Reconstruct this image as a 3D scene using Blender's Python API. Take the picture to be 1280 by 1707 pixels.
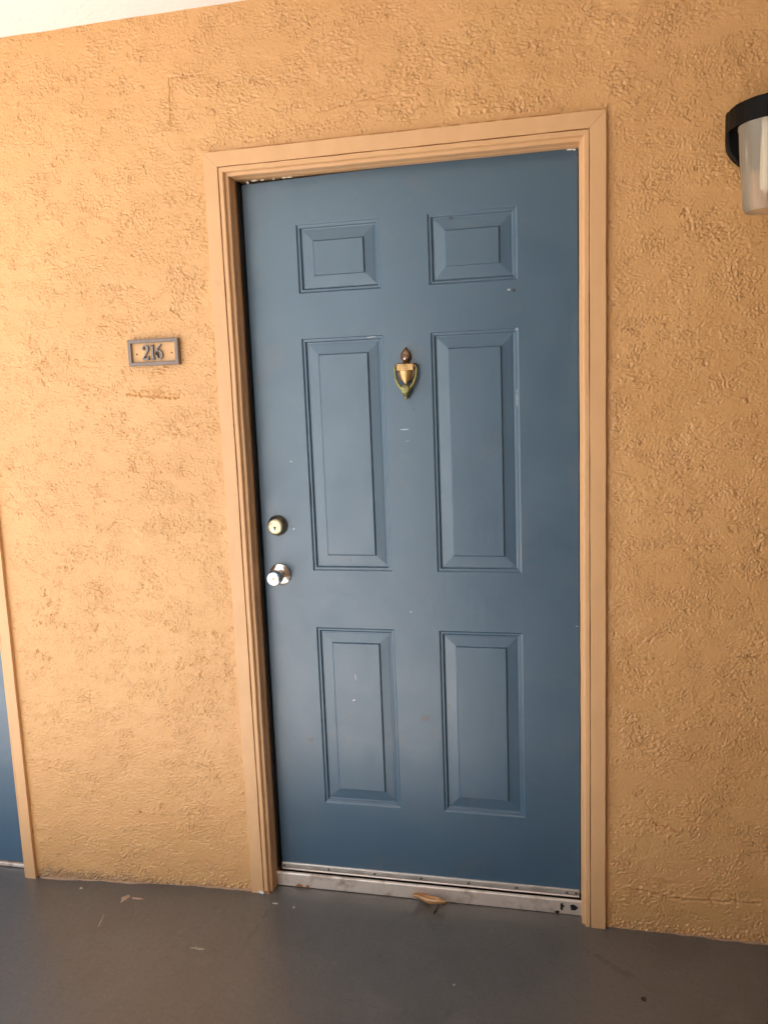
import bpy, bmesh, math, random
import numpy as np
from mathutils import Matrix, Vector
random.seed(4)
S = bpy.context.scene
for o in list(bpy.data.objects): bpy.data.objects.remove(o)
COL = S.collection

# ------------------------------------------------------------------ camera
cam = bpy.data.cameras.new('camera'); co = bpy.data.objects.new('camera', cam); COL.objects.link(co)
yaw, pit, rol = 0.230677610, 1.42348973, -0.0383441910
co.matrix_world = Matrix.Translation((0.89891, -2.172724, 1.485685)) @ (Matrix.Rotation(yaw, 4, 'Z') @ Matrix.Rotation(pit, 4, 'X') @ Matrix.Rotation(rol, 4, 'Z'))
cam.sensor_fit = 'HORIZONTAL'; cam.sensor_width = 36.0; cam.lens = 36.0*1393.347/1280
cam.clip_start = 0.02; cam.clip_end = 2000
S.camera = co

# ------------------------------------------------------------------ sky, sun, exposure
SUN_EL = math.radians(50)
SUN_H = Vector((-0.30, -0.954)).normalized()          # horizontal direction towards the sun
w = bpy.data.worlds.new('World'); S.world = w; w.use_nodes = True
nt = w.node_tree; bg = nt.nodes['Background']
sky = nt.nodes.new('ShaderNodeTexSky'); sky.sky_type = 'NISHITA'; sky.sun_disc = False
sky.sun_elevation = SUN_EL; sky.sun_rotation = math.atan2(SUN_H.x, SUN_H.y)
nt.links.new(sky.outputs[0], bg.inputs[0]); bg.inputs[1].default_value = 0.085
sl = bpy.data.lights.new('sun', 'SUN'); sl.energy = 5.0; sl.angle = math.radians(0.55); sl.color = (1.0, 0.955, 0.90)
so = bpy.data.objects.new('sun', sl); COL.objects.link(so)
sd = Vector((SUN_H.x*math.cos(SUN_EL), SUN_H.y*math.cos(SUN_EL), math.sin(SUN_EL)))
so.rotation_euler = sd.to_track_quat('Z', 'Y').to_euler(); so.location = sd*20
vs = S.view_settings; vs.view_transform = 'Standard'; vs.look = 'None'; vs.gamma = 1.0; vs.exposure = 1.82; vs.use_curve_mapping = False
S.render.engine = 'CYCLES'
S.cycles.max_bounces = 10; S.cycles.diffuse_bounces = 6; S.cycles.glossy_bounces = 4; S.cycles.transmission_bounces = 6

# ------------------------------------------------------------------ material helpers
class NT:
    def __init__(s, name):
        s.m = bpy.data.materials.new(name); s.m.use_nodes = True; s.t = s.m.node_tree
        s.b = s.t.nodes['Principled BSDF']; s.co = s.t.nodes.new('ShaderNodeTexCoord').outputs['Object']
    def n(s, typ, **kw):
        x = s.t.nodes.new(typ)
        for k, v in kw.items(): setattr(x, k, v)
        return x
    def put(s, sock, v):
        if isinstance(v, bpy.types.NodeSocket): s.t.links.new(v, sock)
        else: sock.default_value = v
    def math(s, op, a, b=0.0, c=None, clamp=False):
        x = s.n('ShaderNodeMath', operation=op, use_clamp=clamp); s.put(x.inputs[0], a); s.put(x.inputs[1], b)
        if c is not None: s.put(x.inputs[2], c)
        return x.outputs[0]
    def mapping(s, scale=(1,1,1), loc=(0,0,0), rot=(0,0,0), src=None):
        x = s.n('ShaderNodeMapping'); s.put(x.inputs[0], src or s.co)
        x.inputs['Scale'].default_value = scale; x.inputs['Location'].default_value = loc; x.inputs['Rotation'].default_value = rot
        return x.outputs[0]
    def noise(s, scale, detail=4, rough=0.55, vec=None, dist=0.0):
        x = s.n('ShaderNodeTexNoise'); s.put(x.inputs['Vector'], vec or s.co)
        x.inputs['Scale'].default_value = scale; x.inputs['Detail'].default_value = detail; x.inputs['Roughness'].default_value = rough; x.inputs['Distortion'].default_value = dist
        return x.outputs[0]
    def ramp(s, v, a, b, lo=0.0, hi=1.0):
        x = s.n('ShaderNodeMapRange', interpolation_type='SMOOTHSTEP'); s.put(x.inputs[0], v)
        for i, q in enumerate((a, b, lo, hi)): x.inputs[1+i].default_value = q
        return x.outputs[0]
    def mix(s, f, a, b, blend='MIX'):
        x = s.n('ShaderNodeMix', data_type='RGBA', blend_type=blend); s.put(x.inputs[0], f)
        for i, v in ((6, a), (7, b)):
            s.put(x.inputs[i], (*v, 1.0) if isinstance(v, tuple) and len(v) == 3 else v)
        return x.outputs[2]
    def bump(s, h, dist, strength=1.0, normal=None):
        x = s.n('ShaderNodeBump'); s.put(x.inputs['Height'], h); x.inputs['Distance'].default_value = dist; x.inputs['Strength'].default_value = strength
        if normal is not None: s.put(x.inputs['Normal'], normal)
        return x.outputs[0]
    def set(s, **kw):
        names = dict(color='Base Color', rough='Roughness', metal='Metallic', spec='Specular IOR Level', normal='Normal', trans='Transmission Weight', coat='Coat Weight', coatr='Coat Roughness', sheen='Sheen Weight')
        for k, v in kw.items():
            if k == 'color' and isinstance(v, tuple): v = (*v, 1.0)
            s.put(s.b.inputs[names[k]], v)
        return s.m

def mark(t, x, z, rx, rz, ang=0.0, ragged=0.7, nscale=150):
    """0..1 mask of a scuff with its own ragged shape at (x, z) of the object"""
    sep = t.n('ShaderNodeSeparateXYZ'); t.put(sep.inputs[0], t.co)
    dx = t.math('SUBTRACT', sep.outputs[0], x); dz = t.math('SUBTRACT', sep.outputs[2], z)
    c, s_ = math.cos(ang), math.sin(ang)
    u = t.math('ADD', t.math('MULTIPLY', dx, c/rx), t.math('MULTIPLY', dz, s_/rx))
    v = t.math('ADD', t.math('MULTIPLY', dx, -s_/rz), t.math('MULTIPLY', dz, c/rz))
    r = t.math('SQRT', t.math('ADD', t.math('MULTIPLY', u, u), t.math('MULTIPLY', v, v)))
    n = t.math('MULTIPLY', t.math('SUBTRACT', t.noise(nscale, 2), 0.5), ragged*2.4)
    return t.ramp(t.math('ADD', r, n), 1.05, 0.8, 0.0, 1.0)

TAN = (0.585, 0.312, 0.116)
def mat_stucco(name, relief):
    t = NT(name)
    a = t.noise(2.2, 3); b = t.noise(24, 4, 0.6)
    c = t.mix(t.ramp(a, 0.35, 0.68), TAN, (0.62, 0.338, 0.131))
    c = t.mix(t.ramp(b, 0.50, 0.72, 0, 0.35), c, (0.535, 0.272, 0.096))
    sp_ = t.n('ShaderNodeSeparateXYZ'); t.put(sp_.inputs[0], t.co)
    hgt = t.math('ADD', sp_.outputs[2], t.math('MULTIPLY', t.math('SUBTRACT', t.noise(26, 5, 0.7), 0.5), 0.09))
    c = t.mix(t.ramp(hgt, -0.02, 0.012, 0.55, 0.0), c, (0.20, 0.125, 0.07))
    f = t.noise(210, 3, 0.6)
    nrm = t.bump(f, 0.0009, 0.55)
    if relief:
        v = t.noise(45, 5, 0.6, t.mapping((1, 1, 1.7)), 0.7)
        nrm = t.bump(t.ramp(v, 0.35, 0.62), 0.003, 0.8, nrm)
    return t.set(color=c, rough=t.ramp(b, 0.3, 0.7, 0.34, 0.5), spec=0.5, normal=nrm)
def mat_trim(name='tan_paint'):
    t = NT(name)
    g = t.noise(9, 5, 0.6, t.mapping((2, 2, 0.9))); n = t.noise(38, 4)
    c = t.mix(t.ramp(g, 0.35, 0.7), (0.61, 0.348, 0.163), (0.64, 0.372, 0.178))
    d = t.ramp(t.noise(13, 6, 0.7), 0.63, 0.72, 0, 0.35)
    c = t.mix(d, c, (0.42, 0.20, 0.08))
    chip = t.ramp(t.noise(30, 5, 0.75, None, 0.3), 0.735, 0.75)
    c = t.mix(chip, c, (0.20, 0.095, 0.045))
    return t.set(color=c, rough=t.ramp(n, 0.3, 0.7, 0.33, 0.5), spec=0.42, normal=t.bump(t.math('ADD', n, t.math('MULTIPLY', g, 0.25)), 0.0012, 0.28))
def mat_door(name, marks):
    t = NT(name)
    a = t.noise(1.8, 3, 0.5); b = t.noise(16, 5, 0.65)
    c = t.mix(t.ramp(a, 0.3, 0.7), (0.033, 0.083, 0.131), (0.039, 0.090, 0.137))
    c = t.mix(t.ramp(b, 0.55, 0.75, 0, 0.22), c, (0.060, 0.108, 0.150))
    # grime handled into the paint round the lock side and low down, scattered specks
    grime = t.math('MULTIPLY', t.ramp(t.noise(5.5, 6, 0.72), 0.54, 0.72), 0.38)
    c = t.mix(grime, c, (0.10, 0.10, 0.10))
    speck = t.ramp(t.noise(62, 3, 0.6), 0.755, 0.775)
    c = t.mix(t.math('MULTIPLY', speck, 0.6), c, (0.34, 0.36, 0.38))
    dsp = t.ramp(t.noise(85, 3, 0.6, t.mapping((1, 1, 1), (3.1, 1.7, 5.2))), 0.765, 0.785)
    c = t.mix(t.math('MULTIPLY', dsp, 0.45), c, (0.02, 0.025, 0.03))
    for x, z, rx, rz, ang, col, rag in marks:
        if col[0] > 0.2: rx *= 0.8; rz *= 0.8; col = tuple(v*0.72 for v in col)
        c = t.mix(mark(t, x, z, rx, rz, ang, rag), c, col)
    r = t.ramp(t.noise(7, 5, 0.65), 0.3, 0.75, 0.30, 0.42)
    peel = t.noise(330, 2, 0.5); brush = t.noise(30, 4, 0.6, t.mapping((2.5, 1, 0.5)))
    nrm = t.bump(peel, 0.0006, 0.22); nrm = t.bump(brush, 0.002, 0.12, nrm)
    return t.set(color=c, rough=r, spec=1.0, normal=nrm)
def mat_metal(name, col, rough, dirt=None, dscale=40, lo=0.5, hi=0.7, bump=0.0, metal=1.0):
    t = NT(name); n = t.noise(dscale, 5, 0.65)
    c = t.mix(t.ramp(n, lo, hi), col, dirt or col)
    nr = t.bump(t.noise(300, 3), 0.0006, bump) if bump else None
    m = t.set(color=c, metal=metal, rough=t.ramp(n, 0.3, 0.75, rough*0.8, min(1, rough*1.5)))
    if nr: t.set(normal=nr)
    return m
def mat_plain(name, col, rough=0.5, var=0.15, scale=40, spec=0.5, bump=0.0):
    t = NT(name); n = t.noise(scale, 4, 0.6)
    c = t.mix(n, tuple(v*(1-var) for v in col), tuple(min(1, v*(1+var)) for v in col))
    t.set(color=c, rough=rough, spec=spec)
    if bump: t.set(normal=t.bump(t.noise(scale*4, 3), 0.001, bump))
    return t.m

M = {}
M['stucco'] = mat_stucco('tan_stucco', False); M['stucco_far'] = mat_stucco('tan_stucco_far', True)
M['trim'] = mat_trim()
M['taupe'] = mat_plain('taupe_stucco', (0.30, 0.235, 0.18), 0.8, 0.2, 12, bump=0.6)
white = (0.62, 0.64, 0.66); black = (0.006, 0.007, 0.009)
M['door'] = mat_door('blue_door_paint', [
    (0.1625, 1.196, 0.0022, 0.040, 0.0, black, 0.25),
    (0.4385, 1.3718, 0.0165, 0.0016, 0.02, white, 0.8), (0.4445, 1.3400, 0.011, 0.0012, 0.03, (0.25,0.28,0.30), 0.9),
    (0.7400, 1.7225, 0.0045, 0.0050, 0.5, black, 0.5), (0.7270, 1.7255, 0.006, 0.0032, 0.2, white, 0.9),
    (0.5810, 1.9165, 0.0060, 0.0030, 0.0, black, 0.7), (0.2617, 0.5893, 0.0040, 0.0030, 0.3, white, 0.9), (0.2650, 0.5865, 0.0025, 0.0025, 0, black, 0.3),
    (0.2690, 0.6600, 0.0030, 0.0120, 0.1, (0.28,0.30,0.32), 0.9),
    (0.4400, 0.8597, 0.0040, 0.0022, 0.0, (0.40,0.42,0.44), 0.9), (0.2679, 1.0045, 0.0022, 0.0030, 0, black, 0.4),
    (0.5400, 0.5852, 0.0035, 0.0060, 0.2, (0.05,0.055,0.06), 0.7), (0.4700, 0.5463, 0.014, 0.010, 0.2, (0.05,0.06,0.07), 1.1),
    (0.0745, 0.4639, 0.0040, 0.0030, 0, (0.04,0.04,0.045), 0.6), (0.1240, 0.4600, 0.008, 0.006, 0.4, (0.05,0.055,0.06), 1.0),
    (0.4672, 1.4258, 0.0022, 0.0022, 0, black, 0.4), (0.0998, 1.1045, 0.003, 0.003, 0, (0.02,0.02,0.02), 0.5), (0.1060, 1.0960, 0.0035, 0.0025, 0.5, white, 1.1),
    (0.1080, 1.2900, 0.0028, 0.0022, 0, white, 0.5), (0.8950, 0.8300, 0.0050, 0.0013, 0, white, 0.4),
    (0.3550, 1.6235, 0.016, 0.0018, 0.05, (0.42,0.44,0.46), 0.9), (0.7440, 1.6240, 0.005, 0.004, 0, (0.40,0.42,0.44), 0.9), (0.7435, 1.4450, 0.0025, 0.03, 0, (0.30,0.33,0.35), 1.0),
])
M['aluminium'] = mat_metal('worn_aluminium', (0.82, 0.74, 0.66), 0.40, (0.42, 0.35, 0.28), 22, 0.55, 0.8, 0.25, 0.85)
M['threshold'] = mat_metal('dirty_threshold', (0.76, 0.64, 0.53), 0.45, (0.36, 0.26, 0.18), 15, 0.46, 0.74, 0.4, 0.6)
M['screw'] = mat_metal('grey_screw', (0.24, 0.21, 0.18), 0.45)
M['nickel'] = mat_metal('polished_nickel', (0.82, 0.76, 0.68), 0.14, (0.55, 0.46, 0.36), 60, 0.55, 0.8)
M['bolt'] = mat_metal('aged_brass_nickel', (0.36, 0.29, 0.19), 0.33, (0.16, 0.12, 0.08), 50, 0.45, 0.7)
M['boltface'] = mat_metal('brass_cylinder', (0.58, 0.50, 0.33), 0.34, (0.36, 0.30, 0.18), 70, 0.5, 0.75)
M['brass'] = mat_metal('knocker_brass', (0.50, 0.32, 0.14), 0.38, (0.26, 0.16, 0.07), 60, 0.5, 0.75)
M['oldbrass'] = mat_metal('tarnished_brass', (0.20, 0.12, 0.075), 0.34, (0.10, 0.06, 0.04), 70, 0.45, 0.7)
M['verdigris'] = mat_metal('greenish_brass', (0.30, 0.28, 0.12), 0.45, (0.14, 0.145, 0.075), 80, 0.45, 0.7)
M['lens'] = mat_metal('peephole_lens', (0.9, 0.88, 0.85), 0.06)
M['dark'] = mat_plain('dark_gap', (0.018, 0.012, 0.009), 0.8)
M['weather'] = mat_plain('dark_weatherstrip', (0.045, 0.028, 0.018), 0.8, 0.5, 60)
M['keyhole'] = mat_plain('keyhole_black', (0.005, 0.004, 0.004), 0.6)
M['plaque'] = mat_plain('taupe_plaque_paint', (0.205, 0.155, 0.130), 0.5, 0.2, 70)
M['digit'] = mat_plain('grey_digit_paint', (0.21, 0.19, 0.175), 0.45, 0.2, 90)
M['plate'] = mat_plain('cream_plate', (0.60, 0.34, 0.145), 0.5, 0.12, 60, bump=0.3)
M['rust'] = mat_plain('rusty_screw', (0.22, 0.10, 0.04), 0.6, 0.3, 200)
M['lampblack'] = mat_plain('black_lamp_enamel', (0.004, 0.003, 0.0025), 0.5, 0.3, 60, 0.12)
M['bulb'] = mat_plain('white_bulb', (0.86, 0.83, 0.76), 0.35, 0.03)
M['chip'] = mat_plain('grey_white_chip', (0.42, 0.39, 0.35), 0.7, 0.15, 200)
M['flake'] = mat_plain('bare_white_flake', (0.78, 0.74, 0.68), 0.7, 0.15, 200)
M['leaf'] = mat_plain('dry_leaf', (0.50, 0.23, 0.075), 0.5, 0.45, 90)
M['leafpale'] = mat_plain('pale_leaf_rim', (0.66, 0.43, 0.23), 0.5, 0.25, 90)
M['leafdark'] = mat_plain('dark_stalk', (0.035, 0.018, 0.012), 0.6, 0.3)
M['yellowleaf'] = mat_plain('yellow_scrap', (0.36, 0.31, 0.20), 0.6, 0.3, 200)
M['tanchip'] = mat_plain('tan_paint_drip', (0.40, 0.28, 0.19), 0.6, 0.25, 90)
M['wood'] = mat_plain('bare_wood_end', (0.33, 0.13, 0.05), 0.7, 0.4, 150)
def mat_ceiling():
    t = NT('cream_ceiling_paint'); n = t.noise(60, 5, 0.65)
    c = t.mix(t.ramp(t.noise(3, 3), 0.3, 0.7), (0.85, 0.84, 0.81), (0.89, 0.88, 0.85))
    c = t.mix(t.ramp(t.noise(120, 3, 0.6), 0.66, 0.72, 0, 0.4), c, (0.55, 0.46, 0.34))
    return t.set(color=c, rough=0.7, normal=t.bump(n, 0.004, 0.4))
M['ceiling'] = mat_ceiling()
def mat_floor():
    t = NT('grey_painted_concrete')
    a = t.noise(1.4, 5, 0.6); b = t.noise(9, 6, 0.68); c3 = t.noise(3.2, 5, 0.7, t.mapping((1, 1, 1), (4, 2, 0)))
    c = t.mix(t.ramp(a, 0.3, 0.72), (0.090, 0.082, 0.071), (0.116, 0.107, 0.094))
    c = t.mix(t.ramp(b, 0.50, 0.72, 0, 0.5), c, (0.145, 0.133, 0.116))
    c = t.mix(t.ramp(c3, 0.54, 0.72, 0, 0.5), c, (0.066, 0.060, 0.050))
    fine = t.noise(95, 5, 0.75)
    c = t.mix(t.ramp(fine, 0.50, 0.70, 0, 0.75), c, (0.058, 0.052, 0.044))
    c = t.mix(t.ramp(t.noise(60, 5, 0.75, t.mapping((1, 1, 1), (7, 3, 0))), 0.55, 0.74, 0, 0.6), c, (0.175, 0.160, 0.140))
    sp = t.ramp(t.noise(75, 2, 0.5), 0.79, 0.80)
    c = t.mix(t.math('MULTIPLY', sp, 0.8), c, (0.40, 0.36, 0.30))
    # hairline crack
    vo = t.n('ShaderNodeTexVoronoi', feature='DISTANCE_TO_EDGE'); t.put(vo.inputs['Vector'], t.mapping((1,1,1), (0.23, 0.4, 0), src=None)); vo.inputs['Scale'].default_value = 0.9
    wob = t.math('ADD', vo.outputs['Distance'], t.math('MULTIPLY', t.math('SUBTRACT', t.noise(14, 4, 0.7), 0.5), 0.035))
    cr = t.ramp(t.math('ABSOLUTE', wob), 0.0, 0.004, 1, 0)
    cr = t.math('MULTIPLY', cr, t.ramp(t.noise(3, 2), 0.50, 0.6))
    c = t.mix(t.math('MULTIPLY', cr, 0.55), c, (0.04, 0.036, 0.03))
    r = t.ramp(b, 0.3, 0.75, 0.30, 0.46)
    nrm = t.bump(t.noise(260, 4, 0.65), 0.0012, 0.35); nrm = t.bump(t.noise(22, 4, 0.6), 0.006, 0.22, nrm)
    return t.set(color=c, rough=r, spec=1.0, normal=nrm)
M['floor'] = mat_floor()
def mat_ground():
    t = NT('pale_concrete_court'); n = t.noise(0.7, 5, 0.65); f = t.noise(30, 5, 0.7)
    c = t.mix(n, (0.60, 0.59, 0.575), (0.70, 0.69, 0.675)); c = t.mix(t.ramp(f, 0.5, 0.8, 0, 0.4), c, (0.38, 0.36, 0.34))
    return t.set(color=c, rough=0.85, normal=t.bump(f, 0.004, 0.5))
M['ground'] = mat_ground()

# ------------------------------------------------------------------ geometry helpers
class MB:
    def __init__(s): s.v = []; s.f = []
    def add(s, vs, fs):
        k = len(s.v); s.v += [tuple(v) for v in vs]; s.f += [tuple(i+k for i in f) for f in fs]; return s
    def box(s, x0, x1, y0, y1, z0, z1):
        vs = [(x, y, z) for x in (x0, x1) for y in (y0, y1) for z in (z0, z1)]
        return s.add(vs, [(0,1,3,2), (4,6,7,5), (0,4,5,1), (2,3,7,6), (0,2,6,4), (1,5,7,3)])
    def lathe_y(s, cx, cz, prof, n=40, y0=0.0):
        """prof: list of (radius, y); axis along y"""
        rings = []
        for r, y in prof:
            rings.append([(cx+r*math.cos(2*math.pi*i/n), y0+y, cz+r*math.sin(2*math.pi*i/n)) for i in range(n)])
        return s.loft(rings, True)
    def lathe_z(s, cx, cy, prof, n=40, caps=True):
        return s.loft([[(cx+r*math.cos(2*math.pi*i/n), cy+r*math.sin(2*math.pi*i/n), z) for i in range(n)] for r, z in prof], True, caps)
    def loft(s, rings, closed=True, caps=True):
        k = len(s.v); n = len(rings[0])
        for r in rings: s.v += [tuple(p) for p in r]
        for a in range(len(rings)-1):
            for i in range(n if closed else n-1):
                j = (i+1) % n
                s.f.append((k+a*n+i, k+a*n+j, k+(a+1)*n+j, k+(a+1)*n+i))
        if caps:
            s.f.append(tuple(k+i for i in range(n))[::-1]); s.f.append(tuple(k+(len(rings)-1)*n+i for i in range(n)))
        return s
    def tube(s, pts, rad, n=10, squash=1.0):
        pts = [Vector(p) for p in pts]; rings = []
        up = Vector((0, 1, 0))
        for i, p in enumerate(pts):
            t = (pts[min(i+1, len(pts)-1)] - pts[max(i-1, 0)]).normalized()
            a = t.cross(up)
            if a.length < 1e-4: a = t.cross(Vector((1, 0, 0)))
            a.normalize(); b = a.cross(t).normalized()
            r = rad[i] if isinstance(rad, (list, tuple)) else rad
            rings.append([p + a*r*math.cos(2*math.pi*k/n) + b*r*squash*math.sin(2*math.pi*k/n) for k in range(n)])
        return s.loft(rings)
    def build(s, name, mat, parent=None, smooth=False, bevel=0.0, seg=2):
        me = bpy.data.meshes.new(name); me.from_pydata(s.v, [], s.f); me.materials.append(M[mat] if isinstance(mat, str) else mat)
        bm = bmesh.new(); bm.from_mesh(me); bmesh.ops.recalc_face_normals(bm, faces=bm.faces); bm.to_mesh(me); bm.free()
        o = bpy.data.objects.new(name, me); COL.objects.link(o)
        if parent is not None: o.parent = parent
        if smooth:
            me.polygons.foreach_set('use_smooth', [True]*len(me.polygons))
            me.set_sharp_from_angle(angle=math.radians(35))
        if bevel:
            b = o.modifiers.new('bevel', 'BEVEL'); b.width = bevel; b.segments = seg; b.limit_method = 'ANGLE'; b.angle_limit = math.radians(40)
        return o
def tag(o, label, cat, group=None):
    o['label'] = label; o['category'] = cat
    if group: o['group'] = group
    return o
def thing(name, label, cat, loc=(0, 0, 0), group=None):
    o = bpy.data.objects.new(name, None); COL.objects.link(o); o.location = loc; o.empty_display_size = 0.1
    return tag(o, label, cat, group)
def struct(o): o['kind'] = 'structure'; return o

# ------------------------------------------------------------------ dimensions (metres; wall face y = 0, camera side is -y)
WD = 0.905; CO = 0.0624; CI = 0.0392; HT = 2.1176; ZT = 2.055; DY = 0.067
CEIL = 2.478
def floor_z(x):
    t = min(1, max(0, (x+0.95)/1.0)); t = t*t*(3-2*t)
    return -0.036*(1-t)

# ------------------------------------------------------------------ floor, ground, ceiling
def make_floor():
    m = MB(); xs = [-1.6] + [-1.5+0.1*i for i in range(36)] + [2.5, 3.2]; ys = [-0.71, -0.5, -0.25, 0.3]
    vs = [(x, y, floor_z(x)) for x in xs for y in ys]; n = len(ys)
    m.add(vs, [(i*n+j, (i+1)*n+j, (i+1)*n+j+1, i*n+j+1) for i in range(len(xs)-1) for j in range(n-1)])
    # outer edge of the slab
    k = len(m.v); m.v += [(x, -0.71, -0.16) for x in xs]
    m.f += [(i*n, (i+1)*n, k+i+1, k+i) for i in range(len(xs)-1)]
    return struct(m.build('walkway_floor', 'floor', smooth=True))
make_floor()
g = MB().add([(-300, -300, -0.16), (300, -300, -0.16), (300, 300, -0.16), (-300, 300, -0.16)], [(0, 1, 2, 3)])
struct(g.build('ground', 'ground'))
pv = MB().box(-9, 3.2, -3.6, -0.716, -0.2, -0.030); pv.box(-9, -1.606, -0.7155, -0.001, -0.2, -0.0405)  # unseen pale paving, added to bounce sunlight onto wall and door
struct(pv.build('bounce_pavement', 'ground'))
struct(MB().box(-2.6, 3.2, -2.76, 0.30, CEIL, CEIL+0.22).build('ceiling', 'ceiling'))

# ------------------------------------------------------------------ stucco wall with real relief
def make_wall():
    root = thing('stucco_wall', 'tan painted stucco wall with rough trowelled texture around the blue doors', 'wall', (0, 0, 0))
    rng = np.random.default_rng(11)
    d = 0.0019; x0, x1, z0, z1 = -0.812, 1.47, -0.055, CEIL+0.004
    nx = int((x1-x0)/d)+1; nz = int((z1-z0)/d)+1
    X = x0 + np.arange(nx)*d; Z = z0 + np.arange(nz)*(z1-z0)/(nz-1)
    KX, KZ = np.meshgrid(np.fft.fftfreq(nx, d), np.fft.fftfreq(nz, d))
    def bp(lx, lz=None, width=0.45):
        lz = lz or lx
        k = np.sqrt((KX*lx)**2 + (KZ*lz)**2) + 1e-9
        H = np.exp(-(np.log(k)/width)**2/2)
        n = np.fft.ifft2(np.fft.fft2(rng.standard_normal((nz, nx)))*H).real
        return n/n.std()
    def ss(a, lo, hi):
        t = np.clip((a-lo)/(hi-lo), 0, 1); return t*t*(3-2*t)
    def warp(n, amp, l):
        wx = bp(l)*amp/d; wz = bp(l)*amp/d
        I, J = np.meshgrid(np.arange(nx), np.arange(nz))
        a = np.clip((J+wz).astype(int), 0, nz-1); b = np.clip((I+wx).astype(int), 0, nx-1)
        f1 = n[a, b]; return f1
    rough = ss(bp(0.22)+0.6*bp(0.08), -1.6, 0.5)            # trowelled-smooth and rough patches
    horiz = ss(bp(0.30), -0.9, 0.3)
    diag = ss(bp(0.35), 0.0, 0.8)
    def aniso(l):
        return bp(l)*(1-horiz) + bp(l*1.9, l*0.85)*horiz
    h = 0.0006*bp(0.35) + 0.00022*bp(0.11)
    fine = ss(bp(0.16)+0.5*bp(0.05), -0.7, 0.8)
    def sig(a): return 1/(1+np.exp(-np.clip(a, -30, 30)))
    def wide(l, wd=0.8):
        return bp(l, None, wd)*(1-horiz) + bp(l*2.0, l*0.85, wd)*horiz
    crumb = ss(bp(0.20)+0.7*bp(0.06), -0.5, 0.9); pit = ss(bp(0.17)+0.7*bp(0.06), -0.4, 1.0)
    n1 = wide(0.014); n3 = wide(0.010); n4 = wide(0.012, 0.6)
    h += 0.00105*sig(4.5*(n1-0.75))*(0.12+0.88*crumb) + 0.00060*sig(4.5*(n3-0.7))*(0.35+0.65*fine)
    h -= 0.00115*sig(4.5*(n4-0.95))*(0.15+0.85*pit)
    h += 0.00016*bp(0.0075) + 0.00009*bp(0.0046)
    for l, a, th, sc in ((0.044, 0.012, 0.075, 0.0019), (0.026, 0.008, 0.085, 0.0011), (0.085, 0.02, 0.045, 0.0024)):
        n2 = warp(bp(l*1.5, l*0.8)*horiz + bp(l)*(1-horiz), a*0.5, l*0.7)
        c = np.exp(-np.abs(n2)/th)
        msk = ss(bp(l*2.6)+0.5*bp(l*0.9), 0.2, 1.0)
        lip = np.exp(-((n2-0.30)/0.2)**2)
        h += (-sc*c + 0.30*sc*lip)*msk
    flat = ss(bp(0.20, 0.085)+0.5*bp(0.05, 0.02), 0.15, 1.1)               # patches the trowel pressed flat
    h = h*(1-0.55*flat)
    XX, ZZ = np.meshgrid(X, Z)
    # single gouges and trowel edges seen in the photograph
    def gouge(pts, wdt, dep, lipside=1):
        nonlocal h
        jit = bp(0.02)*0.0016
        for (ax, az), (bx, bz) in zip(pts[:-1], pts[1:]):
            L = math.hypot(bx-ax, bz-az); ux, uz = (bx-ax)/L, (bz-az)/L
            t = (XX-ax)*ux + (ZZ-az)*uz; q = -(XX-ax)*uz + (ZZ-az)*ux + jit
            on = ss(t, -0.004, 0.004)*(1-ss(t, L-0.004, L+0.004))
            h -= dep*np.exp(-(q/wdt)**2)*on
            h += 0.5*dep*np.exp(-((q-lipside*2.2*wdt)/(1.5*wdt))**2)*on
    gouge([(-0.350, 1.497), (-0.297, 1.490), (-0.185, 1.480)], 0.0026, 0.0030)
    gouge([(-0.300, 1.506), (-0.215, 1.503)], 0.0022, 0.0018)
    gouge([(-0.265, 1.557), (-0.225, 1.549)], 0.0024, 0.0020)
    gouge([(1.288, 0.783), (1.312, 0.7815), (1.336, 0.783)], 0.0020, 0.0030)
    gouge([(-0.148, 2.318), (-0.152, 2.205)], 0.0020, 0.0022); gouge([(-0.148, 2.318), (-0.055, 2.316)], 0.0020, 0.0018)
    gouge([(-0.34, 2.32), (-0.30, 2.318)], 0.0018, 0.0022)
    gouge([(0.255, 2.19), (0.36, 2.205), (0.45, 2.212)], 0.0024, 0.0018)
    gouge([(0.62, 2.142), (0.70, 2.144)], 0.0020, 0.0018); gouge([(0.62, 2.142), (0.615, 2.165), (0.69, 2.168)], 0.002, 0.0018)
    gouge([(0.07, 2.150), (0.055, 2.137), (0.10, 2.139)], 0.002, 0.0020)
    gouge([(1.09, 0.315), (1.13, 0.305), (1.16, 0.29)], 0.0024, 0.0026)
    gouge([(1.02, 0.12), (1.16, 0.10), (1.36, 0.112)], 0.0030, 0.0020)
    gouge([(-0.06+0.012, 0.23), (-0.046, 0.20), (-0.05, 0.16)], 0.0018, 0.0024)
    # smooth, filled margin beside the casings, wobbling in width
    dist = np.maximum(np.maximum(-CO-XX, XX-(WD+CO)), ZZ-HT)      # distance outside the casing
    dist2 = XX-(-0.805)
    dd = np.minimum(np.abs(dist), np.where(dist2 > 0, dist2, 9))
    wob = 0.013+0.006*bp(0.05)
    k = ss(dd, wob*0.5, wob*1.5)
    h = 1.75*h*(0.12+0.88*k)
    # ragged caulk crack right against the casing head
    crack = (ZZ > HT-0.02)*np.exp(-((ZZ-HT-0.0012)/0.0026)**2)*(XX > -CO)*(XX < WD+CO)*ss(bp(0.05)+0.5, -0.5, 0.6)
    h -= 0.0045*crack
    # ragged, drippy foot
    foot = ss(0.03+0.008*bp(0.03)-ZZ+np.vectorize(floor_z)(X)[None, :], 0.0, 0.012)
    h += foot*0.0012*bp(0.012)
    Y = -h
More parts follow.
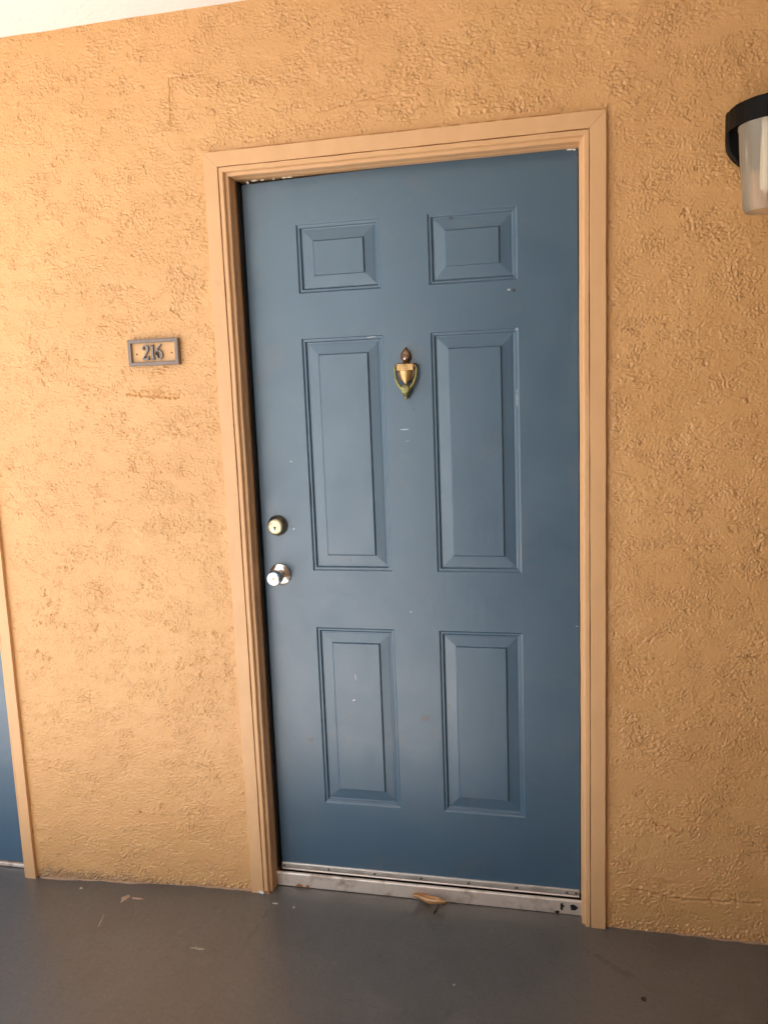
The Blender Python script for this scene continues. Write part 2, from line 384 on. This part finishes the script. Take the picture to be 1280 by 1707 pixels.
    # trim hidden part under the frame
    inside = (XX > -CO+0.006) & (XX < WD+CO-0.006) & (ZZ < HT-0.006)
    idx = np.arange(nx*nz).reshape(nz, nx)
    q = np.stack([idx[:-1, :-1], idx[:-1, 1:], idx[1:, 1:], idx[1:, :-1]], -1).reshape(-1, 4)
    ins = inside.reshape(-1)
    keep = ~(ins[q].all(1))
    q = q[keep]
    used = np.zeros(nx*nz, bool); used[q.reshape(-1)] = True
    remap = np.cumsum(used)-1
    V = np.stack([XX.reshape(-1), Y.reshape(-1), ZZ.reshape(-1)], -1)[used].astype(np.float32)
    q = remap[q].astype(np.int32)
    me = bpy.data.meshes.new('stucco_face'); me.vertices.add(len(V)); me.vertices.foreach_set('co', V.reshape(-1))
    me.loops.add(q.size); me.loops.foreach_set('vertex_index', q.reshape(-1))
    me.polygons.add(len(q)); me.polygons.foreach_set('loop_start', np.arange(0, q.size, 4, dtype=np.int32))
    me.polygons.foreach_set('use_smooth', np.ones(len(q), bool))
    me.update(); me.validate(); me.materials.append(M['stucco'])
    o = bpy.data.objects.new('stucco_face', me); COL.objects.link(o); o.parent = root
    # the wall goes on beyond what the photograph shows
    rr = random.Random(5)
    for a_, b_ in ((-0.795, -CO-0.002), (WD+CO+0.002, 1.47)):      # paint lapped raggedly onto the floor
        n = int((b_-a_)/0.008); m = MB(); top = []; bot = []
        wv = 0.004
        for i_ in range(n+1):
            x = a_+(b_-a_)*i_/n; wv = min(0.010, max(0.001, wv+rr.uniform(-0.0022, 0.0022)))
            top.append((x, 0.004, floor_z(x)+0.0016)); bot.append((x, -0.002-wv, floor_z(x)+0.0009))
        m.loft([top, bot], False, False); m.build('paint_lap', 'tanchip', root)
    e = MB(); e.add([(x1-0.001, 0.0005, -0.06), (3.2, 0.0005, -0.06), (3.2, 0.0005, CEIL+0.004), (x1-0.001, 0.0005, CEIL+0.004)], [(0, 1, 2, 3)])
    e.add([(-9, 0, -0.06), (-1.78, 0, -0.06), (-1.78, 0, CEIL+0.004), (-9, 0, CEIL+0.004)], [(0, 1, 2, 3)])
    e.add([(-1.78, 0, 2.10), (-0.811, 0, 2.10), (-0.811, 0, CEIL+0.004), (-1.78, 0, CEIL+0.004)], [(0, 1, 2, 3)])
    e.build('outer_stucco', 'stucco_far', root)
    MB().box(-9, 3.2, 0.145, 0.32, -0.2, CEIL+0.004).build('wall_core', 'stucco_far', root)
    return root
make_wall()

# ------------------------------------------------------------------ door frame (casing + stepped jamb, mitred), threshold
def frame_piece(name, mat, parent, W, H, cout, prof, side, zfoot, bevel=0.0, seed=0):
    """prof = [(u, y)...] closed outline; u = distance inward from the casing's outer edge"""
    r = random.Random(seed); m = MB(); rings = []
    N = 26
    for k in range(N+1):
        t = k/N; ring = []
        wob = (r.random()-0.5)*0.0010; wy = (r.random()-0.5)*0.0008
        for u, y in prof:
            if side == 'L': p = (-cout+u+wob, y+wy, zfoot + t*(H-u-zfoot))
            elif side == 'R': p = (W+cout-u+wob, y+wy, zfoot + t*(H-u-zfoot))
            else: p = (-cout+u + t*(W+2*cout-2*u), y+wy, H-u+wob)
            ring.append(p)
        rings.append(ring)
    m.loft(rings)
    return m.build(name, mat, parent, bevel=bevel)
def make_frame(root, W, H, cout, ci, dy, zf):
    casing = [(0, 0.035), (0, -0.0125), (ci-0.0008, -0.0125), (ci-0.0008, 0.035)]
    s = cout-ci
    jamb = [(ci+0.0006, 0.035), (ci+0.0006, -0.0085), (ci+0.08*s, -0.0105), (ci+0.50*s, -0.0105), (ci+0.58*s, -0.0085), (ci+0.62*s, -0.001),
            (ci+0.70*s, 0.001), (ci+0.95*s, 0.002), (cout, 0.005), (cout, 0.030), (cout+0.0016, 0.0335), (cout+0.0016, 0.0385), (cout, 0.042),
            (cout, dy-0.006), (cout-0.0010, dy-0.004), (cout-0.0010, 0.12), (ci+0.004, 0.12), (ci+0.004, 0.035)]
    for i, sd in enumerate('LRT'):
        frame_piece('casing', 'trim', root, W, H, cout, casing, sd, zf, 0.0012, 5+i)
        frame_piece('jamb', 'trim', root, W, H, cout, jamb, sd, zf, 0, 15+i)
fr = thing('door_frame', 'tan wooden frame and metal threshold around the blue door with the knocker', 'door frame')
make_frame(fr, WD, HT, CO, CI, DY, -0.004)
# dark rebate behind the slab's edges, plus painted shade at the left jamb
MB().box(0.0006, WD-0.0006, 0.112, 0.120, 0.0, ZT+0.004).build('weatherstrip_and_shade', 'weather', fr)
MB().box(0.0004, 0.0060, 0.0500, 0.1115, 0.0460, ZT-0.002).build('weatherstrip_and_shade', 'dark', fr, bevel=0.001)  # near-black strip put in as the jamb's shadow beside the slab
# bare, chipped lower ends
def scrap(name, mat, parent, pts, y0, th, plane='xz'):
    """thin irregular solid with outline pts"""
    n = len(pts); m = MB()
    if plane == 'xz': a = [(x, y0, z) for x, z in pts]; b = [(x, y0+th, z) for x, z in pts]
    else: a = [(x, y, y0) for x, y in pts]; b = [(x, y, y0+th) for x, y in pts]
    m.loft([a, b]); return m.build(name, mat, parent)
def blob(cx, cz, rx, rz, n=11, rag=0.35, seed=1):
    r = random.Random(seed); return [(cx+rx*(1+rag*(r.random()*2-1))*math.cos(2*math.pi*i/n), cz+rz*(1+rag*(r.random()*2-1))*math.sin(2*math.pi*i/n)) for i in range(n)]
scrap('bare_wood_chip', 'wood', fr, blob(-0.012, 0.004, 0.010, 0.005, seed=3), -0.0140, 0.002)
scrap('white_paint_chip', 'flake', fr, blob(-0.030, 0.003, 0.011, 0.005, seed=8, rag=0.5), -0.0146, 0.002)
# white flakes of bare paint in the gap over the slab
for i, (x, z, rx, rz) in enumerate([(0.030, 2.0505, 0.004, 0.0035), (0.050, 2.0535, 0.008, 0.002), (0.072, 2.0535, 0.006, 0.0015), (0.105, 2.0530, 0.003, 0.0018), (0.135, 2.0540, 0.005, 0.002), (0.148, 2.0538, 0.010, 0.0016), (0.880, 2.0532, 0.008, 0.0015), (0.893, 2.0525, 0.004, 0.002)]):
    scrap('paint_flake', 'flake', fr, blob(x, z, rx, rz, 9, 0.5, i+40), 0.0615, 0.0015)
# threshold: profile in (y, z), extruded across the opening
def extrude_x(prof, xa, xb): return MB().loft([[(xa, y, z) for y, z in prof], [(xb, y, z) for y, z in prof]])
th = extrude_x([(0.034, 0.002), (0.034, 0.0405), (0.036, 0.0440), (0.041, 0.0450), (0.043, 0.0425), (0.044, 0.0270), (0.110, 0.0270), (0.110, 0.002)], 0.0008, WD-0.0008).build('threshold', 'threshold', fr, bevel=0.0008)
MB().box(0.0012, WD-0.0012, 0.0445, 0.10, 0.0272, 0.0280).build('dirt_line', 'dark', th)
MB().box(0.0010, WD-0.001, 0.038, 0.11, -0.004, 0.0019).build('sill_gap', 'dark', fr)
for a, b, c, d in [(0.846, 0.853, 0.014, 0.034), (0.851, 0.857, 0.023, 0.029)]:
    MB().box(a, b, 0.0330, 0.036, c, d).build('slot', 'keyhole', th)
scrap('torn_notch', 'keyhole', th, blob(0.882, 0.0245, 0.011, 0.0085, 12, 0.35, 77), 0.0331, 0.002)
scrap('torn_notch', 'keyhole', th, blob(0.836, 0.006, 0.006, 0.005, 9, 0.4, 78), 0.0331, 0.002)
for i, (x, rx) in enumerate([(0.075, 0.012), (0.10, 0.006)]):
    scrap('rust_stain', 'wood', th, blob(x, 0.006, rx, 0.004, 11, 0.5, 90+i), 0.0332, 0.0012)

# ------------------------------------------------------------------ six-panel door
PX = [(0.158, 0.390), (0.518, 0.750)]; PZ = [(1.749, 1.932), (0.9745, 1.629), (0.264, 0.807)]
def make_door_slab(root):
    m = MB(); xs = sorted({0.0100, WD-0.004, *[v for p in PX for v in p]}); zs = sorted({0.046, 2.07, *[v for p in PZ for v in p]})
    def top(x): return 2.0465 + 0.020*x/WD
    def zz(x, z): return top(x) if z == 2.07 else z
    hole = lambda xa, xb, za, zb: any(xa >= a-1e-6 and xb <= b+1e-6 for a, b in PX) and any(za >= a-1e-6 and zb <= b+1e-6 for a, b in PZ)
    for xa, xb in zip(xs[:-1], xs[1:]):
        for za, zb in zip(zs[:-1], zs[1:]):
            if not hole(xa, xb, za, zb): m.add([(xa, 0, za), (xb, 0, za), (xb, 0, zz(xb, zb)), (xa, 0, zz(xa, zb))], [(0, 1, 2, 3)])
    xa, xb = xs[0], xs[-1]; B = 0.043
    m.add([(xa,0,.046),(xb,0,.046),(xb,0,top(xb)),(xa,0,top(xa)),(xa,B,.046),(xb,B,.046),(xb,B,top(xb)),(xa,B,top(xa))], [(0,4,5,1),(1,5,6,2),(2,6,7,3),(3,7,4,0),(4,7,6,5)])
    me = m.build('door_slab', 'door', root).data
    bm = bmesh.new(); bm.from_mesh(me); bmesh.ops.remove_doubles(bm, verts=bm.verts, dist=1e-5); bmesh.ops.recalc_face_normals(bm, faces=bm.faces); bm.to_mesh(me); bm.free()
    prof = [(0, 0), (0.0012, 0.0006), (0.0038, 0.0030), (0.0050, 0.0034), (0.0085, 0.0034), (0.0098, 0.0042), (0.0125, 0.0080), (0.0140, 0.0088), (0.0165, 0.0088),
            (0.0185, 0.0082), (0.0440, 0.0060), (0.0452, 0.0054), (0.0470, 0.0016), (0.0480, 0.0010)]
    for za, zb in PZ:
        for a, b in PX:
            m = MB()
            m.loft([[(a+u, y, za+u), (b-u, y, za+u), (b-u, y, zb-u), (a+u, y, zb-u)] for u, y in prof], True, False)
            k = len(m.v)-4; m.f.append((k, k+1, k+2, k+3))
            o = m.build('door_panel', 'door', root)
            me = o.data
            bm = bmesh.new(); bm.from_mesh(me)
            if sum(f.normal.y*f.calc_area() for f in bm.faces) > 0: bmesh.ops.reverse_faces(bm, faces=bm.faces)
            bm.to_mesh(me); bm.free()
door = thing('entry_door', 'blue six-panel entry door with brass knocker and silver knob', 'door', (0, DY, 0))
make_door_slab(door)
# sweep
sw = extrude_x([(-0.0005, 0.0605), (-0.0045, 0.0600), (-0.0050, 0.0570), (-0.0050, 0.0420), (-0.0075, 0.0405), (-0.0075, 0.0390), (-0.0005, 0.0385)], 0.0105, 0.8985).build('door_sweep', 'aluminium', door, bevel=0.0006)
extrude_x([(-0.003, 0.0383), (-0.003, 0.0280), (0.02, 0.0280), (0.02, 0.0383)], 0.006, 0.899).build('rubber_seal', 'dark', sw)
for x in (0.0180, 0.1602, 0.3026, 0.4431, 0.5844, 0.7222, 0.864, 0.889):
    MB().lathe_y(x, 0.0500, [(0.0044, 0.001), (0.0044, -0.0004), (0.0032, -0.0018), (0.0008, -0.0022)], 16, -0.005).build('screw', 'screw', sw, True)
# deadbolt
bx, bz = 0.0585, 1.1065
db = MB().lathe_y(bx, bz, [(0.0300, 0.0), (0.0302, -0.003), (0.0290, -0.006), (0.0255, -0.016), (0.0225, -0.0225), (0.0210, -0.0240), (0.0195, -0.0240)], 48).build('deadbolt', 'bolt', door, True)
MB().lathe_y(bx, bz, [(0.0195, 0.0), (0.0195, -0.0252), (0.0180, -0.0262), (0.0168, -0.0262), (0.0163, -0.0252), (0.0132, -0.0252), (0.0128, -0.0262), (0.0100, -0.0266), (0.004, -0.0268)], 40).build('lock_cylinder', 'boltface', db, True)
MB().box(bx-0.0017, bx+0.0017, -0.0276, -0.026, bz-0.0100, bz-0.0015).lathe_y(bx, bz-0.002, [(0.0034, -0.0262), (0.0034, -0.0277)], 14).build('keyhole', 'keyhole', db)
# knob
kx, kz = 0.0590, 0.9630
kr = MB().lathe_y(kx, kz, [(0.0325, 0.0), (0.0328, -0.004), (0.0310, -0.0075), (0.0250, -0.0105), (0.0165, -0.0125), (0.013, -0.0125)], 48).build('knob_rose', 'nickel', door, True)
MB().lathe_y(kx, kz, [(0.0125, 0.0), (0.0125, -0.016), (0.0150, -0.0185), (0.0190, -0.026), (0.0208, -0.036), (0.0208, -0.052), (0.0202, -0.0585), (0.0185, -0.0620), (0.0130, -0.0638), (0.006, -0.0632), (0.004, -0.0628)], 48).build('door_knob', 'nickel', kr, True)
MB().lathe_y(kx, kz-0.0005, [(0.0042, -0.0620), (0.0042, -0.0640)], 14).build('keyhole', 'bolt', kr)
# knocker: urn plate with peephole finial, name bar, swinging ring and striker
def prism_xz(pts, y0, y1, taper=0.0):
    cx = sum(p[0] for p in pts)/len(pts); cz = sum(p[1] for p in pts)/len(pts)
    s = 1-taper
    return MB().loft([[(x, y0, z) for x, z in pts], [(x, y0*0.4+y1*0.6, z) for x, z in pts], [(cx+(x-cx)*s, y1, cz+(z-cz)*s) for x, z in pts]])
def urn(half):  # mirrored outline
    return half + [(-x, z) for x, z in reversed(half) if abs(x) > 1e-6]
X0 = 0.4505
body = [(X0+1.34*x, z) for x, z in urn([(0.0, 1.4955), (0.006, 1.497), (0.0115, 1.503), (0.0160, 1.512), (0.0185, 1.522), (0.0195, 1.530), (0.0195, 1.549)])]
kn = prism_xz(body, 0, -0.010, 0.10).build('door_knocker', 'oldbrass', door, bevel=0.001)
shield = [[(X0+sx*r*math.sin(a), -0.010-0.0090*math.sqrt(max(0, 1-(math.sin(a))**2)), z) for a in [-math.pi/2+math.pi*i/14 for i in range(15)] for sx in (1,)] for r, z in ((0.0035, 1.4955), (0.0090, 1.500), (0.0142, 1.508), (0.0175, 1.518), (0.0188, 1.530))]
m = MB(); m.loft(shield, False, False); m.build('urn_body', 'brass', kn, True)
MB().box(X0-0.0225, X0+0.0225, -0.0215, 0.0, 1.5305, 1.5478).build('name_bar', 'brass', kn, bevel=0.0012)
fin = [(X0+x, z) for x, z in urn([(0.0, 1.5475), (0.0075, 1.549), (0.0085, 1.552), (0.0135, 1.5585), (0.0150, 1.5665), (0.0135, 1.5745), (0.0085, 1.5820), (0.0035, 1.5865), (0.0018, 1.5905), (0.0, 1.592)])]
prism_xz(fin, 0, -0.011, 0.35).build('finial', 'oldbrass', kn, bevel=0.0012)
MB().lathe_y(X0-0.0005, 1.5635, [(0.0085, -0.009), (0.0088, -0.0135), (0.0075, -0.0150), (0.0062, -0.0145), (0.0055, -0.0135)], 28).build('peephole_ring', 'oldbrass', kn, True)
MB().lathe_y(X0-0.0010, 1.5615, [(0.0050, -0.0125), (0.0042, -0.0150), (0.0022, -0.0166), (0.0005, -0.0170)], 20).build('peephole_lens', 'lens', kn, True)
ring = [(X0+x, -0.013-dy, z) for x, dy, z in [(-0.0285, 0, 1.5420), (-0.0295, 0.001, 1.5300), (-0.0275, 0.002, 1.5120), (-0.0225, 0.004, 1.4970), (-0.0150, 0.006, 1.4860), (-0.0060, 0.008, 1.4790), (0.0, 0.008, 1.4775),
        (0.0060, 0.008, 1.4790), (0.0150, 0.006, 1.4860), (0.0225, 0.004, 1.4970), (0.0275, 0.002, 1.5120), (0.0295, 0.001, 1.5300), (0.0285, 0, 1.5420)]]
MB().tube(ring, [0.0034, 0.0037, 0.0040, 0.0044, 0.0052, 0.0060, 0.0062, 0.0060, 0.0052, 0.0044, 0.0040, 0.0037, 0.0034], 12).build('knocker_ring', 'verdigris', kn, True)
MB().lathe_z(X0, -0.017, [(0.0012, 1.4520), (0.0032, 1.4535), (0.0045, 1.4570), (0.0032, 1.4605), (0.0070, 1.4630), (0.0095, 1.4660), (0.0118, 1.4720), (0.0128, 1.4800), (0.0112, 1.4890), (0.006, 1.4935)], 24).build('striker', 'verdigris', kn, True)
MB().lathe_y(X0-0.0005, 1.4800, [(0.0118, -0.022), (0.0116, -0.0295), (0.0100, -0.0312), (0.003, -0.0320)], 24).build('medallion', 'verdigris', kn, True)
MB().lathe_y(X0, 1.462, [(0.0055, 0.0), (0.0050, -0.0140)], 16).build('strike_stud', 'oldbrass', kn, True)
for s_ in (-1, 1): MB().lathe_y(X0+s_*0.0262, 1.5415, [(0.0045, 0.0), (0.0045, -0.015), (0.003, -0.018)], 14).build('pivot', 'oldbrass', kn, True)

# ------------------------------------------------------------------ neighbouring door at the left edge
NX = -0.805-0.045-WD; NZ = -0.034
fr2 = thing('door_frame', 'tan wooden door frame at the left edge beside the neighbouring blue door', 'door frame', (NX, 0, NZ))
make_frame(fr2, WD, HT, 0.045, 0.0345, 0.045, -0.004)
MB().box(0.0006, WD-0.0006, 0.112, 0.120, 0.0, ZT+0.03).build('weatherstrip_and_shade', 'weather', fr2)
extrude_x([(0.036, 0.001), (0.036, 0.0100), (0.040, 0.0120), (0.110, 0.0120), (0.110, 0.001)], 0.0008, WD-0.0008).build('threshold', 'threshold', fr2, bevel=0.0008)
door2 = thing('entry_door', 'neighbouring blue door, only a sliver showing at the left edge', 'door', (NX, 0.045, NZ-0.030))
for o in list(door.children):
    if o.name.startswith(('door_slab', 'door_panel')):
        c = o.copy(); COL.objects.link(c); c.parent = door2

# ------------------------------------------------------------------ number plaque
pc = (-0.2485, 1.6085)
pq = thing('number_plaque', 'small taupe framed house number plaque reading 216 on the stucco', 'number plaque', (pc[0], -0.002, pc[1]-0.0365))
hw, hh, bw = 0.0765, 0.0365, 0.0105
P = lambda x, z: (x, z+0.0365)
m = MB()
def ringf(h_, v_, y): return [(-h_, y, 0.0365-v_), (h_, y, 0.0365-v_), (h_, y, 0.0365+v_), (-h_, y, 0.0365+v_)]
m.loft([ringf(hw, hh, 0.003), ringf(hw, hh, -0.0125), ringf(hw-0.0015, hh-0.0015, -0.014), ringf(hw-bw+0.001, hh-bw+0.001, -0.014), ringf(hw-bw, hh-bw, -0.0125), ringf(hw-bw, hh-bw, 0.003)], True, False)
m.build('frame', 'plaque', pq)
MB().box(-hw+bw-0.001, hw-bw+0.001, -0.0060, 0.003, bw-0.001, 2*hh-bw+0.001).build('back_plate', 'plate', pq)
def stroke(pts, wid, y0, y1):
    """solid ribbon of varying width along pts (x,z)"""
    n = len(pts); L = []; R = []
    for i, p in enumerate(pts):
        a = pts[max(0, i-1)]; b = pts[min(n-1, i+1)]; tx, tz = b[0]-a[0], b[1]-a[1]; l = math.hypot(tx, tz) or 1
        w_ = (wid[i] if isinstance(wid, list) else wid)/2
        L.append((p[0]-tz/l*w_, p[1]+tx/l*w_)); R.append((p[0]+tz/l*w_, p[1]-tx/l*w_))
    m = MB(); m.loft([[(l_[0], y0, l_[1]), (r_[0], y0, r_[1]), (r_[0], y1, r_[1]), (l_[0], y1, l_[1])] for l_, r_ in zip(L, R)])
    return m
def arc(cx, cz, rx, rz, a0, a1, n): return [(cx+rx*math.cos(math.radians(a0+(a1-a0)*i/n)), cz+rz*math.sin(math.radians(a0+(a1-a0)*i/n))) for i in range(n+1)]
DH = 0.041; zb = 0.0365-DH/2
def digit(name, strokes, ox):
    m = MB()
    for pts, wd_ in strokes:
        s_ = stroke([(ox+x, zb+z) for x, z in pts], wd_, -0.0140, -0.0058); m.add(s_.v, s_.f)
    return m.build(name, 'digit', pq)
digit('digit', [(arc(0.0090, 0.0300, 0.0078, 0.0090, 165, -25, 12)+[(0.0100, 0.0160), (0.0040, 0.0075), (0.0016, 0.0035)], [0.004, 0.0030, 0.0026, 0.0026, 0.003, 0.0036, 0.0044, 0.0050, 0.0056, 0.0058, 0.0056, 0.0052, 0.0048, 0.0036, 0.0028, 0.0026]),
                    ([(0.0005, 0.0025), (0.0180, 0.0025)], 0.0050), ([(0.0172, 0.0012), (0.0182, 0.0105)], [0.0036, 0.0012]), (arc(0.0030, 0.0300, 0.0016, 0.0018, 0, 360, 8), 0.0022)], -0.0325)
digit('digit', [([(0.0070, 0.0008), (0.0070, 0.0405)], 0.0062), ([(0.0015, 0.0340), (0.0070, 0.0395)], [0.0012, 0.0030]), ([(0.0012, 0.0010), (0.0128, 0.0010)], 0.0020)], -0.0090)
digit('digit', [(arc(0.0100, 0.0125, 0.0078, 0.0110, 0, 360, 20), [0.0058, 0.0054, 0.0046, 0.0034, 0.0026, 0.0024, 0.0030, 0.0042, 0.0052, 0.0058, 0.0058, 0.0056, 0.005, 0.0036, 0.0026, 0.0024, 0.003, 0.0042, 0.0052, 0.0058, 0.0058]),
                    ([(0.0022, 0.0120), (0.0024, 0.0200), (0.0050, 0.0290), (0.0100, 0.0360), (0.0165, 0.0400)], [0.0058, 0.0058, 0.0050, 0.0036, 0.0022])], 0.0080)
for x in (-0.053, 0.053): MB().lathe_y(x, 0.0330, [(0.0024, -0.005), (0.0024, -0.0072), (0.0012, -0.0080)], 12).build('screw', 'rust', pq, True)

# ------------------------------------------------------------------ wall lamp
LX = 1.315
lamp = thing('wall_lamp', 'black wall lantern with ribbed clear jar at the right edge', 'wall lamp', (LX, 0, 1.94))
def half_plan(pts): return pts + [(-x, y) for x, y in reversed(pts)]
L0 = 1.94
up = [(-0.0815, 2.079-L0), (-0.0815, 2.016-L0)] + [(-0.0815*math.cos(a), 2.016-L0-0.070*math.sin(a)) for a in [math.pi*i/18 for i in range(1, 18)]] + [(0.0815, 2.016-L0), (0.0815, 2.079-L0)]
MB().loft([[(x, 0.006, z) for x, z in up], [(x, -0.022, z) for x, z in up], [(x*0.95, -0.026, (z-0.07)*0.96+0.07) for x, z in up]]).build('back_plate', 'lampblack', lamp, bevel=0.0012)
plan = half_plan([(-0.0812, -0.0225), (-0.0790, -0.050), (-0.0720, -0.078), (-0.0590, -0.103), (-0.0400, -0.126), (-0.0200, -0.139), (-0.0060, -0.143)])
MB().loft([[(x, y, 2.032-L0) for x, y in plan], [(x, y, 2.076-L0) for x, y in plan], [(x*0.96, -0.0225+(y+0.0225)*0.97, 2.079-L0) for x, y in plan]]).build('lamp_hood', 'lampblack', lamp, bevel=0.001)
def mat_jar():
    t = NT('ribbed_clear_jar'); t.set(color=(0.93, 0.90, 0.84), rough=0.10, trans=1.0); t.b.inputs['IOR'].default_value = 1.45
    tr = t.n('ShaderNodeBsdfTransparent'); tr.inputs[0].default_value = (0.98, 0.93, 0.84, 1)
    df = t.n('ShaderNodeBsdfTranslucent'); df.inputs[0].default_value = (0.97, 0.88, 0.72, 1)
    gl = t.n('ShaderNodeBsdfGlossy'); gl.inputs['Roughness'].default_value = 0.22
    di = t.n('ShaderNodeBsdfDiffuse'); di.inputs[0].default_value = (0.85, 0.72, 0.54, 1)
    a = t.n('ShaderNodeMixShader'); a.inputs[0].default_value = 0.36; t.t.links.new(tr.outputs[0], a.inputs[1]); t.t.links.new(df.outputs[0], a.inputs[2])
    d = t.n('ShaderNodeMixShader'); d.inputs[0].default_value = 0.18; t.t.links.new(a.outputs[0], d.inputs[1]); t.t.links.new(di.outputs[0], d.inputs[2])
    b = t.n('ShaderNodeMixShader'); fr_ = t.n('ShaderNodeFresnel'); fr_.inputs[0].default_value = 1.42
    t.t.links.new(fr_.outputs[0], b.inputs[0]); t.t.links.new(d.outputs[0], b.inputs[1]); t.t.links.new(gl.outputs[0], b.inputs[2])
    out = [n for n in t.t.nodes if n.type == 'OUTPUT_MATERIAL'][0]; t.t.links.new(b.outputs[0], out.inputs[0])
    return t.m
M['jar'] = mat_jar()
jc = -0.0770
m = MB(); rings = []
for r, z in [(0.0620, 2.0315), (0.0660, 2.0290), (0.0660, 2.022), (0.0640, 2.018), (0.0620, 1.98), (0.0575, 1.92), (0.0535, 1.868), (0.0515, 1.853), (0.0470, 1.845), (0.030, 1.843), (0.006, 1.8425)]:
    n = 96; rib = 0.0007 if 1.86 < z < 2.0 else 0.0
    rings.append([((r+rib*math.cos(24*2*math.pi*i/n))*math.cos(2*math.pi*i/n), jc+(r+rib*math.cos(24*2*math.pi*i/n))*math.sin(2*math.pi*i/n), z-L0) for i in range(n)])
m.loft(rings, True, True); m.build('glass_jar', 'jar', lamp, True)
MB().lathe_z(0, jc, [(0.017, 2.0318-L0), (0.017, 2.005-L0), (0.0185, 2.003-L0), (0.0185, 1.905-L0), (0.016, 1.893-L0), (0.008, 1.887-L0), (0.002, 1.886-L0)], 28).build('bulb', 'bulb', lamp, True)

# ------------------------------------------------------------------ litter on the floor
def leaf():
    t = thing('dry_leaf', 'curled dry orange leaf lying against the door threshold', 'leaf', (0.475, 0.012, 0.0))
    m = MB(); N = 18; rings = []
    for i in range(N+1):
        s_ = i/N; x = -0.048+0.098*s_; wdt = 0.0165*math.sin(math.pi*min(1, s_*0.92+0.06))**0.7+0.0008
        bend = 0.009*math.sin(s_*math.pi*2.0+2.6)
        ring = []
        for j in range(7):
            a = -1+2*j/6
            ring.append((x, 0.010*math.sin(s_*6)+a*wdt*0.62, 0.012+bend+0.014*a*a*(0.5+0.8*math.sin(math.pi*s_))+0.006*math.cos(s_*4)))
        rings.append(ring)
    m.loft(rings, False, False); o = m.build('blade', 'leaf', t, True); md = o.modifiers.new('thick', 'SOLIDIFY'); md.thickness = 0.0009
    MB().tube([(r[0][0], r[0][1], r[0][2]) for r in rings], 0.0024, 8).build('curled_rim', 'leafpale', t, True)
    MB().tube([(0.030, -0.006, 0.009), (0.026, -0.018, 0.005), (0.022, -0.030, 0.0028), (0.020, -0.036, 0.0028)], [0.0016, 0.0022, 0.0026, 0.0024], 8).build('stalk', 'leafdark', t, True)
leaf()
def scrap_thing(name, label, cat, mat, pts, th=0.0012):
    cx = sum(p[0] for p in pts)/len(pts); cy = sum(p[1] for p in pts)/len(pts); zf = floor_z(cx)
    n = len(pts); r = random.Random(len(label)); m = MB()
    a = [(x-cx, y-cy, -0.0004) for x, y in pts]; b = [(x-cx, y-cy, th*(0.4+1.2*r.random())) for x, y in pts]
    m.loft([a, b], True, False); m.v.append((0, 0, th*1.3)); k = len(m.v)-1
    m.f += [(n+i, n+(i+1) % n, k) for i in range(n)]
    o = m.build(name, mat); o.location = (cx, cy, zf+0.0005); return tag(o, label, cat)
scrap_thing('paint_drip', 'tan paint drip dried on the floor below the number plaque', 'paint drip', 'tanchip', blob(-0.444, -0.083, 0.010, 0.018, 13, 0.45, 21))
scrap_thing('paint_drip', 'thin tan paint smear beside the larger drip on the floor', 'paint drip', 'tanchip', blob(-0.405, -0.080, 0.014, 0.005, 11, 0.5, 22), 0.0008)
scrap_thing('leaf_scrap', 'pale yellow leaf scrap on the bare floor left of the door', 'leaf scrap', 'yellowleaf', blob(-0.115, -0.279, 0.014, 0.0045, 13, 0.8, 23), 0.0018)
scrap_thing('paint_chip', 'white paint chip on the floor beside the foot of the left casing', 'paint chip', 'chip', blob(0.028, -0.055, 0.008, 0.003, 9, 0.5, 24), 0.0012)
scrap_thing('paint_chip', 'tiny white chip on the floor just in front of the threshold end', 'paint chip', 'chip', blob(0.089, -0.064, 0.004, 0.004, 8, 0.4, 25), 0.0012)
scrap_thing('paint_scratch', 'thin white streak on the floor in front of the left wall', 'paint mark', 'chip', [(-0.466, -0.167), (-0.464, -0.166), (-0.4545, -0.200), (-0.450, -0.218), (-0.452, -0.219), (-0.4575, -0.200)], 0.0006)
scrap_thing('tar_spot', 'small black spot on the dark floor near the bottom right', 'spot', 'leafdark', blob(1.049, -0.2667, 0.0055, 0.007, 10, 0.3, 27), 0.002)
scrap_thing('paint_chip', 'tiny pale chip alone on the dark floor in front of the door', 'paint chip', 'chip', blob(0.5923, -0.2983, 0.003, 0.003, 8, 0.4, 28), 0.001)
scrap_thing('paint_chip', 'pale crumb on the floor at the foot of the neighbouring frame', 'paint chip', 'chip', blob(-0.62, -0.045, 0.006, 0.004, 8, 0.4, 29), 0.001)

# ------------------------------------------------------------------ added unseen walls behind and beside the camera, placed to shape the light
ow = MB().box(-0.02, 3.0, -2.75, -2.62, -0.16, CEIL).build('added_shade_wall', 'taupe')
tag(ow, 'added taupe stucco wall behind the camera that blocks light from the right', 'wall')
ew = MB().box(2.6, 2.8, -2.6195, -0.004, -0.16, CEIL).build('added_end_wall', 'taupe')  # added out of view to shut out daylight from the right
tag(ew, 'added taupe stucco wall keeping light out of the right end of the walkway', 'wall')
